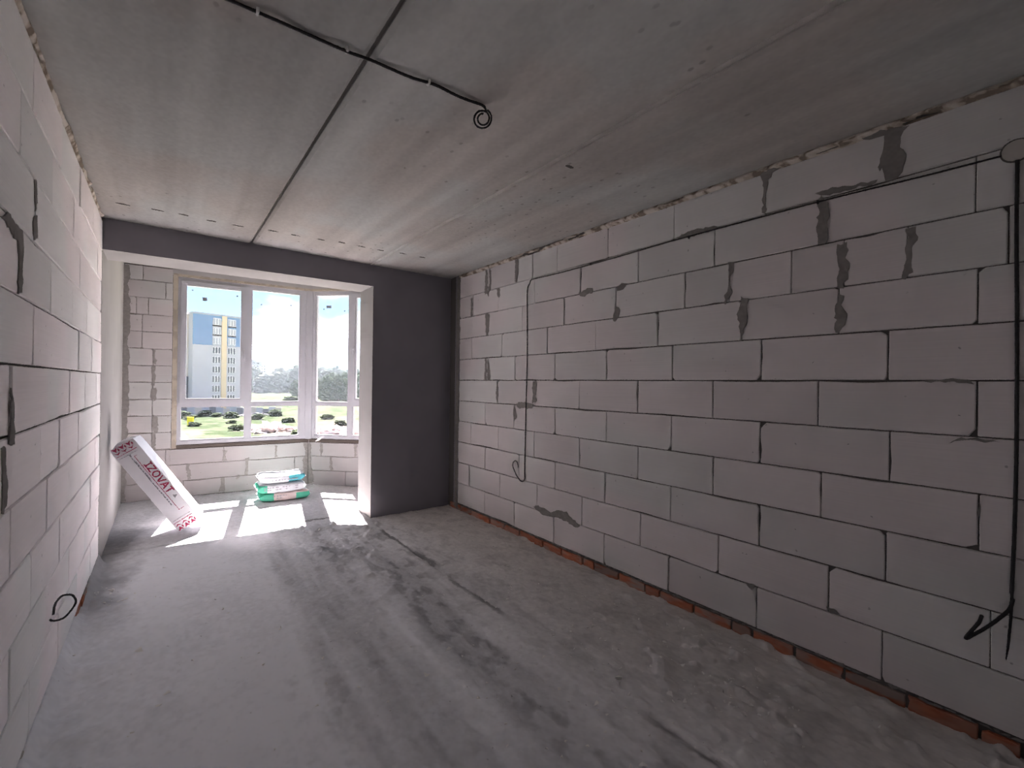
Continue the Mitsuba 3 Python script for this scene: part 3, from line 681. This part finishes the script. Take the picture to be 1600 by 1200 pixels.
def motif(x0, flip):
    out = []
    for yy in np.arange(0.012, BT - 0.05, 0.058):
        for q in ([(0, 0), (0.045, 0.024), (0, 0.048), (0.012, 0.024)], [(0.05, 0.0), (0.075, 0.024), (0.05, 0.05), (0.058, 0.024)], [(0.012, 0.05), (0.03, 0.058), (0.048, 0.05), (0.03, 0.042)]):
            p = Polygon([((x0 + (-a if flip else a)), yy + c) for a, c in q])
            m = trimesh.creation.extrude_polygon(p, 0.0012, engine='earcut')
            m.apply_translation((0, 0, 0.003))
            out.append(pkmesh(m))
        out.append(pkmesh(bx(*sorted((x0 + (-0.085 if flip else 0.085), x0 + (-0.090 if flip else 0.090))), yy, yy + 0.058, 0.003, 0.0042)))
    return cat(out)


obj('end_pattern', motif(0.012, False), 'm_red', parent=pack, label='band of red angular pattern')
obj('end_pattern', motif(BL - 0.012, True), 'm_red', parent=pack, label='band of red angular pattern')
for a in (0.125, BL - 0.128):
    obj('rule', pkmesh(bx(a, a + 0.003, 0.02, BT - 0.03, 0.003, 0.004)), 'm_ink', parent=pack, label='thin grey rule')

# ------------------------------------------------------------------ bags of dry mix
GREEN, TEAL, WHITE, SHADED_FRONT, BEIGE = (0.06, 0.28, 0.19), (0.06, 0.24, 0.28), (0.62, 0.67, 0.67), (0.36, 0.38, 0.40), (0.40, 0.34, 0.325)  # fronts of the white bags are greyed, their shade painted in


def bag(x0, x1, y0, y1, z0, h, yaw, sag, seed, paint, label):
    n1, n2 = 110, 72
    s, t = np.meshgrid(np.linspace(-1, 1, n1), np.linspace(0, 2 * math.pi, n2, endpoint=False), indexing='ij')
    e = lambda x, k: np.sign(x) * np.abs(x) ** k
    endw = (1 - np.abs(s) ** 7) ** 0.5
    thick = np.clip(0.10 + 0.90 * endw, 0.1, 1)
    x = s * (x1 - x0) / 2
    yv = e(np.cos(t), 0.42) * (y1 - y0) / 2 * (0.93 + 0.07 * endw)
    zv = e(np.sin(t), 0.55) * h / 2 * thick
    q = np.stack([x * 9, yv * 9, zv * 9 + seed], -1)
    w = meshkit.fbm(q, 3, seed) - 0.5
    zv = zv * (1 + 0.5 * w) + sag * (s ** 2 - 0.4) * (zv > -h * 0.3) + 0.5 * sag * (s ** 2 - 0.4) * (zv <= -h * 0.3)
    yv = yv * (1 + 0.12 * w)
    col = np.array([[paint(a, bb, cc) for a, bb, cc in zip(r1, r2, r3)] for r1, r2, r3 in zip(s, yv / (y1 - y0) * 2, zv / h * 2)])
    v = np.stack([x, yv, zv], -1).reshape(-1, 3)
    m = ring_mesh([v[i * n2:(i + 1) * n2] for i in range(n1)], cap=False)
    vv = np.vstack([v, v[:n2].mean(0), v[-n2:].mean(0)])
    f = list(m.faces) + [(len(v), i, (i + 1) % n2) for i in range(n2)] + [(len(v) + 1, (n1 - 1) * n2 + (i + 1) % n2, (n1 - 1) * n2 + i) for i in range(n2)]
    m = trimesh.Trimesh(vv, np.array(f)[:, ::-1], process=False)
    c = np.vstack([col.reshape(-1, 3), col[0, :1], col[-1, :1]])
    R = trimesh.transformations.rotation_matrix(yaw, [0, 0, 1])
    m.apply_transform(R)
    ctr = np.array([(x0 + x1) / 2, (y0 + y1) / 2, z0 + h / 2])
    m.apply_translation(ctr)
    k = thing('cement_bag', label, 'bag', 'bags of dry mix stacked in the loggia')
    obj('sack', m, 'm_bag', parent=k, smooth=True, color=c)
    rng, bars = np.random.default_rng(seed), []
    a = -0.5 if seed != 2 else -0.75
    while a < (0.05 if seed == 1 else 0.6):
        wd = rng.uniform(0.012, 0.035)
        for row in range(2 if seed != 3 else 1):
            if rng.random() < 0.85:
                bb = bx(a * (x1 - x0) / 2, a * (x1 - x0) / 2 + wd, -(y1 - y0) / 2 - 0.004, -(y1 - y0) / 2 + 0.02, -0.018 + row * 0.028, -0.005 + row * 0.028)
                bb.apply_transform(R)
                bb.apply_translation(ctr)
                bars.append(bb)
        a += (wd + rng.uniform(0.008, 0.02)) * 2 / (x1 - x0)
    obj('print', cat(bars), 'm_ink', parent=k, label='rows of dark print', kind='stuff')
    for sg in (-1, 1):
        st = bx(sg * (x1 - x0) / 2 - 0.012, sg * (x1 - x0) / 2 + 0.012, -(y1 - y0) * 0.44, (y1 - y0) * 0.44, sag * 0.3 - 0.004, sag * 0.3 + 0.004)
        st.apply_transform(R)
        st.apply_translation(ctr)
        obj('sewn_end', st, 'm_film', parent=k, label='flat stitched end')


def paint1(s, y, z):
    return GREEN if s < -0.45 or s > 0.42 and z < 0.6 else BEIGE if y < -0.5 else WHITE


def paint2(s, y, z):
    return GREEN if s < -0.62 and z < 0.75 else SHADED_FRONT if y < -0.5 and s < 0.9 else WHITE


def paint3(s, y, z):
    return TEAL if s > 0.25 and z < 0.72 else SHADED_FRONT if y < -0.4 and z < 0.72 else WHITE


bag(0.955, 1.535, 6.30, 6.68, 0.004, 0.118, -0.06, 0.006, 1, paint1, 'green and beige paper bag at the bottom of the stack of three')
bag(0.930, 1.485, 6.31, 6.69, 0.112, 0.122, -0.04, 0.010, 2, paint2, 'white paper bag with a green left end, in the middle of the stack')
bag(0.955, 1.475, 6.33, 6.70, 0.232, 0.112, -0.02, 0.026, 3, paint3, 'sagging white paper bag with a teal right end, on top of the stack')

# ------------------------------------------------------------------ cables
cc = thing('ceiling_cable', 'black cable clipped across the ceiling and ending in a small hanging coil', 'cable')
ck = [(-0.40, 1.86), (-0.1, 1.845), (0.176, 1.839), (0.30, 1.826), (0.412, 1.832), (0.551, 1.82), (0.654, 1.815), (0.815, 1.80), (0.93, 1.786), (1.05, 1.781), (1.165, 1.775)]
ctrl = [(x, y, H - 0.008 - 0.006 * (i % 2)) for i, (x, y) in enumerate(ck)] + [(1.188, 1.772, H - 0.016)]
obj('wire', tube(ctrl, 0.0065), 'm_cable', parent=cc, smooth=True)
coil = [(1.188, 1.772, H - 0.012), (1.196, 1.775, H - 0.03)]
for i in range(44):
    t = i / 43
    an = 0.9 - t * 2 * math.pi * 1.9
    rad = 0.047 * (1 - 0.55 * t)
    coil.append((1.172 + 0.79 * rad * math.cos(an) + 0.004 * t, 1.776 - 0.61 * rad * math.cos(an) - 0.006 * t, H - 0.072 + rad * 1.08 * math.sin(an)))
obj('coil', tube(coil, 0.0042, res=4), 'm_cable', parent=cc, smooth=True)
for x, y in [(0.246, 1.832), (0.556, 1.82), (0.90, 1.79)]:
    obj('clip', chbox(x - 0.005, x + 0.005, y - 0.012, y + 0.012, H - 0.018, H + 0.002, 0.002), 'm_white', parent=cc)
wc = thing('wall_cable', 'thin black cable along the right wall, dropping to a small loop near the corner', 'cable')
hz = [(XR - 0.006, y, z) for y, z in [(0.243, 2.545), (0.5, 2.549), (0.865, 2.562), (1.3, 2.566), (1.833, 2.568), (2.3, 2.561), (2.776, 2.558), (3.1, 2.561), (3.36, 2.566)]]
hz += [(XR - 0.006, 3.40, 2.535), (XR - 0.006, 3.437, 2.47), (XR - 0.006, 3.432, 2.2), (XR - 0.006, 3.425, 1.8), (XR - 0.006, 3.435, 1.3), (XR - 0.006, 3.44, 0.9), (XR - 0.007, 3.442, 0.62)]
obj('wire', tube(hz, 0.0042), 'm_cable', parent=wc, smooth=True)
lp = [(XR - 0.008, 3.442, 0.66), (XR - 0.010, 3.435, 0.60), (XR - 0.016, 3.47, 0.566), (XR - 0.022, 3.53, 0.60), (XR - 0.024, 3.585, 0.66), (XR - 0.024, 3.615, 0.71), (XR - 0.024, 3.587, 0.755), (XR - 0.024, 3.540, 0.752), (XR - 0.026, 3.520, 0.70)]
obj('loop', tube(lp, 0.0048), 'm_cable', parent=wc, smooth=True)
for y in (0.93, 1.7, 2.6):
    obj('clip', FR.mesh(chbox(y - 0.005, y + 0.005, 2.552, 2.574, 0.0, 0.012, 0.002)), 'm_cable', parent=wc)
jb = thing('junction_box', 'round grey plaster-smeared junction box near the top of the right wall', 'junction box')
d = trimesh.creation.cylinder(0.043, 0.014, sections=40)
d.apply_translation((0.2, 2.553, 0.0))
obj('cover', FR.mesh(d), 'm_pale_mortar', parent=jb)
d = trimesh.creation.annulus(0.0435, 0.049, 0.010, sections=40)
d.apply_translation((0.2, 2.553, 0.0))
obj('rim', FR.mesh(d), 'm_grout', parent=jb)
dc = thing('drop_cable', 'black cable dropping from the junction box with a bent free end above the floor', 'cable')
dn = [(XR - 0.006, 0.197, 2.51), (XR - 0.009, 0.197, 2.2), (XR - 0.006, 0.193, 1.835), (XR - 0.009, 0.190, 1.3), (XR - 0.008, 0.193, 0.95), (XR - 0.010, 0.199, 0.68)]
obj('wire', tube(dn, 0.0068), 'm_cable', parent=dc, smooth=True)
obj('wire', tube([(XR - 0.006, 0.198, 0.74), (XR - 0.003, 0.2, 0.60), (XR - 0.001, 0.206, 0.48), (XR + 0.002, 0.213, 0.39)], 0.005), 'm_cable', parent=dc, smooth=True)
obj('free_end', tube([(2.836, 0.195, 0.660), (2.820, 0.204, 0.615), (2.800, 0.233, 0.569), (2.780, 0.268, 0.522), (2.765, 0.304, 0.481), (2.750, 0.324, 0.463), (2.735, 0.299, 0.520), (2.725, 0.282, 0.558), (2.715, 0.273, 0.592)], 0.0068), 'm_cable', parent=dc, smooth=True)
lc = thing('cable_loop', 'short black cable loop sticking out of the left wall low above the floor', 'cable')
obj('wire', tube([(-0.418, 2.991, 0.400), (-0.409, 2.985, 0.394), (-0.389, 2.970, 0.397), (-0.366, 2.950, 0.410), (-0.342, 2.930, 0.442), (-0.323, 2.910, 0.480), (-0.321, 2.890, 0.508), (-0.329, 2.870, 0.536), (-0.342, 2.850, 0.550), (-0.358, 2.830, 0.556), (-0.368, 2.800, 0.551), (-0.372, 2.760, 0.542), (-0.370, 2.720, 0.522)], 0.0045), 'm_cable', parent=lc, smooth=True)

# ------------------------------------------------------------------ outdoors
GZ = -7.5
obj('ground', trimesh.Trimesh([[-260, 30, GZ], [520, 30, GZ], [520, 1100, GZ], [-260, 1100, GZ]], [[0, 1, 2], [0, 2, 3]], process=False), 'm_ground', label='overgrown green building plot below the windows', kind='structure')

scene['haze_air'] = {'type': 'homogeneous', 'albedo': {'type': 'rgb', 'value': [0.74, 0.88, 0.99]}, 'sigma_t': 0.00017, 'phase': {'type': 'hg', 'g': 0.1}}
hz_box = mikit.ply(bx(-200, 330, 62, 520, GZ + 0.05, 15), {'type': 'null'})
hz_box['interior'] = {'type': 'ref', 'id': 'haze_air'}
scene['haze'] = hz_box
tag('haze', 'thin bluish summer haze over the plot and the wood', 'haze', kind='stuff')

# apartment block
QA, DA = np.array([11.994, 156.346]), np.array([0.95732, 0.28903])
NA = np.array([DA[1], -DA[0]])
FA = Frame(QA, DA, NA)
ab = thing('apartment_building', 'tall white apartment block with a blue upper part and an ochre stripe', 'building')
obj('wall', FA.mesh(bx(-6.3, 6.4, GZ, 20.4, -14, 0)), 'm_facade', parent=ab)
obj('wall', FA.mesh(bx(-9.5, -6.2, GZ, 20.3, -14, -3.0)), 'm_beige', parent=ab, label='pale recessed side wing')
obj('cladding', FA.mesh(bx(-6.32, -1.5, 11.75, 20.6, -0.1, 0.18)), 'm_blue', parent=ab, label='blue cladding of the upper floors')
obj('cladding', FA.mesh(bx(-1.5, 0.95, 19.0, 20.6, -0.1, 0.18)), 'm_blue', parent=ab)
obj('cladding', FA.mesh(bx(2.3, 6.0, 11.75, 20.6, -0.1, 0.10)), 'm_blue', parent=ab)
obj('stripe', FA.mesh(bx(0.95, 2.3, GZ, 20.5, -0.1, 0.35)), 'm_ochre', parent=ab, label='ochre vertical stripe')
obj('parapet', FA.mesh(bx(-6.5, 6.5, 20.4, 20.9, -14.2, 0.25)), 'm_far', parent=ab)
obj('annex', FA.mesh(cat([bx(-9.0, -6.4, GZ, 2.6, -3.2, -2.6)])), 'm_dark_glass', parent=ab, label='dark glazed low annex')
for c0, c1 in ((-1.35, 0.75), (2.65, 4.75)):
    for k in range(10):
        zc = 10.37 - 2.79 * (k - 3)
        if zc < GZ + 1.5:
            continue
        w = obj('window', FA.mesh(bx(c0, c1, zc - 1.0, zc + 1.0, 0.0, 0.22 if k < 3 else 0.06)), 'm_white', parent=ab)
        n = 0.22 if k < 3 else 0.06
        wd = (c1 - c0)
        for j in range(3):
            p0 = c0 + wd * (0.03 + 0.345 * j)
            obj('pane', FA.mesh(bx(p0, p0 + wd * 0.22, zc - 0.9, zc + 0.85, n - 0.05, n + 0.02)), 'm_dark_glass' if k >= 3 else 'm_far', parent=w)
        if k < 3:
            obj('ledge', FA.mesh(bx(c0 - 0.05, c1 + 0.05, zc - 1.35, zc - 1.05, 0, 0.3)), 'm_gasket' if k < 2 else 'm_far', parent=w)


def polar(az, dist):
    return np.array([math.sin(math.radians(az)) * dist, math.cos(math.radians(az)) * dist])


for az, dist, w, h, lab in ((7.75, 640, 17, 26, 'distant pale tower block left of the trees'), (8.55, 700, 12, 24, 'distant grey tower block, lower and right of the pale one')):
    c = polar(az, dist)
    t = thing('distant_tower', lab, 'building')
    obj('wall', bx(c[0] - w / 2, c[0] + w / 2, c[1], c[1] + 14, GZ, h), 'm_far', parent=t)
    for i in range(3):
        for j in range(8):
            obj('window', bx(c[0] - w * 0.36 + i * w * 0.27, c[0] - w * 0.36 + i * w * 0.27 + w * 0.15, c[1] - 0.1, c[1] + 0.2, h - 3.0 - j * 3.6, h - 1.3 - j * 3.6), 'm_dark_glass', parent=t)
    obj('roof', bx(c[0] - w * 0.2, c[0] + w * 0.2, c[1] + 3, c[1] + 9, h - 0.1, h + 2.5), 'm_far', parent=t)

ICO = trimesh.creation.icosphere(3, 1.0)


def crown(x, y, z0, h, w, seed, n=9):
    rng, ms = np.random.default_rng(seed), []
    for i in range(n):
        m = ICO.copy()
        s = rng.uniform(0.28, 0.45)
        u = m.vertices
        d = 0.45 + 1.05 * meshkit.fbm(u * 3.4 + seed * 3.1 + i, 4, seed)[:, None] + 0.16 * np.random.default_rng(seed * 31 + i).normal(0, 1, (len(u), 1)).clip(-1.5, 1.5)
        t = i / max(n - 1, 1)
        rad = 0.5 * math.sin(math.pi * (0.22 + 0.66 * t))
        a = rng.uniform(0, 2 * math.pi)
        m.vertices = u * d * [s * w, s * w, s * h * 0.62] + [x + math.cos(a) * rad * w * 0.55, y + math.sin(a) * rad * w * 0.55, z0 + h * (0.24 + 0.62 * t)]
        ms.append(m)
    return cat(ms)


def tree(az, dist, h, w, seed, far, label, group):
    c = polar(az, dist)
    k = thing('tree', label, 'tree', group)
    m = crown(c[0], c[1], GZ, h, w, seed)
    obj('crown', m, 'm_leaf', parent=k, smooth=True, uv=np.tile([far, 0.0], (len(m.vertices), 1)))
    tr = trimesh.creation.cone(0.05 * w + 0.15, h * 0.75, sections=8)
    tr.apply_translation((c[0], c[1], GZ - 0.1))
    obj('trunk', tr, 'm_trunk', parent=k)


rng = np.random.default_rng(44)
ORD = ['leftmost', 'second', 'third', 'fourth', 'fifth', 'sixth', 'seventh', 'eighth', 'ninth', 'tenth', 'eleventh', 'twelfth']
for row in range(4):
    for i in range(9):
        az = 7.0 + 14.6 * (i + 0.5 * (row % 2)) / 8.6 + rng.uniform(-0.1, 0.1)
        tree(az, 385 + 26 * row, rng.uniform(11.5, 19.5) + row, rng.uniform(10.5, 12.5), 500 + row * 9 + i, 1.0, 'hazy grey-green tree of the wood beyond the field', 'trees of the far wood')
for i in range(10):
    az = 11.9 + 7.4 * i / 9
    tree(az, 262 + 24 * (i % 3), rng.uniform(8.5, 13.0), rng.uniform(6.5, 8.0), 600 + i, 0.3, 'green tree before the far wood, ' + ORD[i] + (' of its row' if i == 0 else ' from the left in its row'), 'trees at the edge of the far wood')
for i in range(5):
    az = 15.5 + 2.2 * i / 4
    tree(az, 222 + 14 * (i % 2), (10.5, 12.5, 12.0, 13.0, 9.5)[i], 6.0, 700 + i, 0.0, 'dark tree in front of the wood, ' + ORD[i] + (' of five' if i == 0 else ' from the left of five'), 'dark trees in front of the wood')
for i in range(16):
    az, dist, h = [(1.3, 132, 2.2), (2.2, 126, 1.5), (3.4, 139, 1.8), (4.4, 133, 1.4), (5.6, 128, 1.9), (2.4, 108, 1.3), (5.8, 112, 1.2), (6.3, 96, 1.5), (8.3, 121, 1.8), (9.9, 132, 2.2), (11.2, 110, 1.6), (12.6, 78, 2.0), (13.3, 82, 1.4), (15.4, 118, 1.7), (16.9, 100, 1.5), (11.5, 215, 3.2)][i]
    c = polar(az, dist)
    where = ['at the left edge of the left pane, by the fence', 'left of the yellow barrel, by the fence', 'behind the yellow barrel, by the fence', 'below the ochre stripe, by the fence', 'at the right of the left pane, by the fence', 'just behind the yellow barrel', 'in the middle of the left pane',
             'at the lower right of the left pane', 'at the left of the middle pane', 'at the back of the middle pane', 'behind the rubble in the middle pane', 'in front of the rubble near the corner post', 'just left of the corner post', 'behind the rubble of the angled window', 'beside the rubble of the angled window', 'alone in the field before the wood'][i]
    k = thing('bush', 'low green bush ' + where, 'bush', 'bushes on the plot')
    m = crown(c[0], c[1], GZ - 0.3, h * 0.85, h * 1.5, 800 + i, n=6)
    obj('foliage', m, 'm_bush', parent=k, smooth=True)

fe = thing('site_fence', 'grey panel fence along the far side of the plot in front of the apartment block', 'fence')
for i in range(16):
    a, b2 = polar(0.6 + i * 0.62, 146 - i * 0.6), polar(0.6 + (i + 1) * 0.62, 146 - (i + 1) * 0.6)
    d2 = (b2 - a) / np.linalg.norm(b2 - a)
    F = Frame(a, d2, (d2[1], -d2[0]))
    L = float(np.linalg.norm(b2 - a))
    obj('panel', F.mesh(bx(0.06, L - 0.06, GZ, GZ + (1.9, 1.6, 2.1)[i % 3], -0.03, 0.03)), ('m_far', 'm_ink', 'm_far', 'm_beige')[i % 4], parent=fe)
    obj('post', F.mesh(bx(-0.06, 0.06, GZ, GZ + 2.3, -0.06, 0.06)), 'm_steel', parent=fe)

for cx, cy, sx, sy, hh, n, lab, seed in ((15.2, 92.0, 4.4, 6.0, 1.5, 170, 'heap of pale pinkish rubble below the middle pane', 3), (23.4, 81.0, 4.0, 5.0, 1.3, 190, 'heap of pale pinkish rubble below the angled window', 4), (19.0, 133.0, 5.0, 1.2, 0.9, 50, 'dark low spoil ridge across the plot', 5)):
    rng, ms = np.random.default_rng(seed), []
    for i in range(n):
        x, y = rng.normal(0, 0.42, 2)
        top = hh * math.exp(-2.2 * (x * x + y * y))
        s = rng.uniform(0.15, 0.62) * (0.6 if hh < 1 else 1)
        m = trimesh.convex.convex_hull(rng.normal(0, 1, (9, 3)) * s * [1.0, 0.8, 0.55])
        m.apply_translation((cx + x * sx, cy + y * sy, GZ + top * rng.uniform(0.1, 1.0)))
        ms.append(m)
    k = obj('rubble_heap', cat(ms), 'm_rubble' if hh > 1 else 'm_ink', label=lab, cat='rubble', kind='stuff')

c = (4.05, 110.0)
yb = thing('barrel', 'bright yellow barrel standing in the grass below the left pane', 'barrel')
d = trimesh.creation.cylinder(0.55, 1.7, sections=20)
d.apply_translation((c[0], c[1], GZ + 0.85))
obj('drum', d, 'm_yellow', parent=yb)
for z in (0.55, 1.15, 1.69):
    d = trimesh.creation.annulus(0.54, 0.59, 0.07, sections=20)
    d.apply_translation((c[0], c[1], GZ + z))
    obj('hoop', d, 'm_yellow', parent=yb)
c = polar(12.05, 310)
vn = thing('van', 'small white van parked at the edge of the far wood', 'van')
hull = trimesh.creation.extrude_polygon(Polygon([(-2.6, 0.4), (2.7, 0.4), (2.7, 1.2), (2.0, 1.45), (1.4, 2.3), (-2.6, 2.4)]), 1.9, engine='earcut')
v = np.array(hull.vertices)
obj('body', trimesh.Trimesh(np.column_stack([c[0] + v[:, 0], c[1] + v[:, 2], GZ + v[:, 1]]), hull.faces[:, ::-1], process=False), 'm_white', parent=vn)
for x in (-1.7, 1.7):
    d = trimesh.creation.cylinder(0.42, 0.3, sections=16)
    d.apply_transform(trimesh.transformations.rotation_matrix(math.pi / 2, [1, 0, 0]))
    d.apply_translation((c[0] + x, c[1] + 0.05, GZ + 0.42))
    obj('wheel', d, 'm_gasket', parent=vn)
obj('side_window', bx(c[0] + 0.6, c[0] + 1.5, c[1] - 0.03, c[1] + 0.05, GZ + 1.4, GZ + 2.1), 'm_dark_glass', parent=vn)
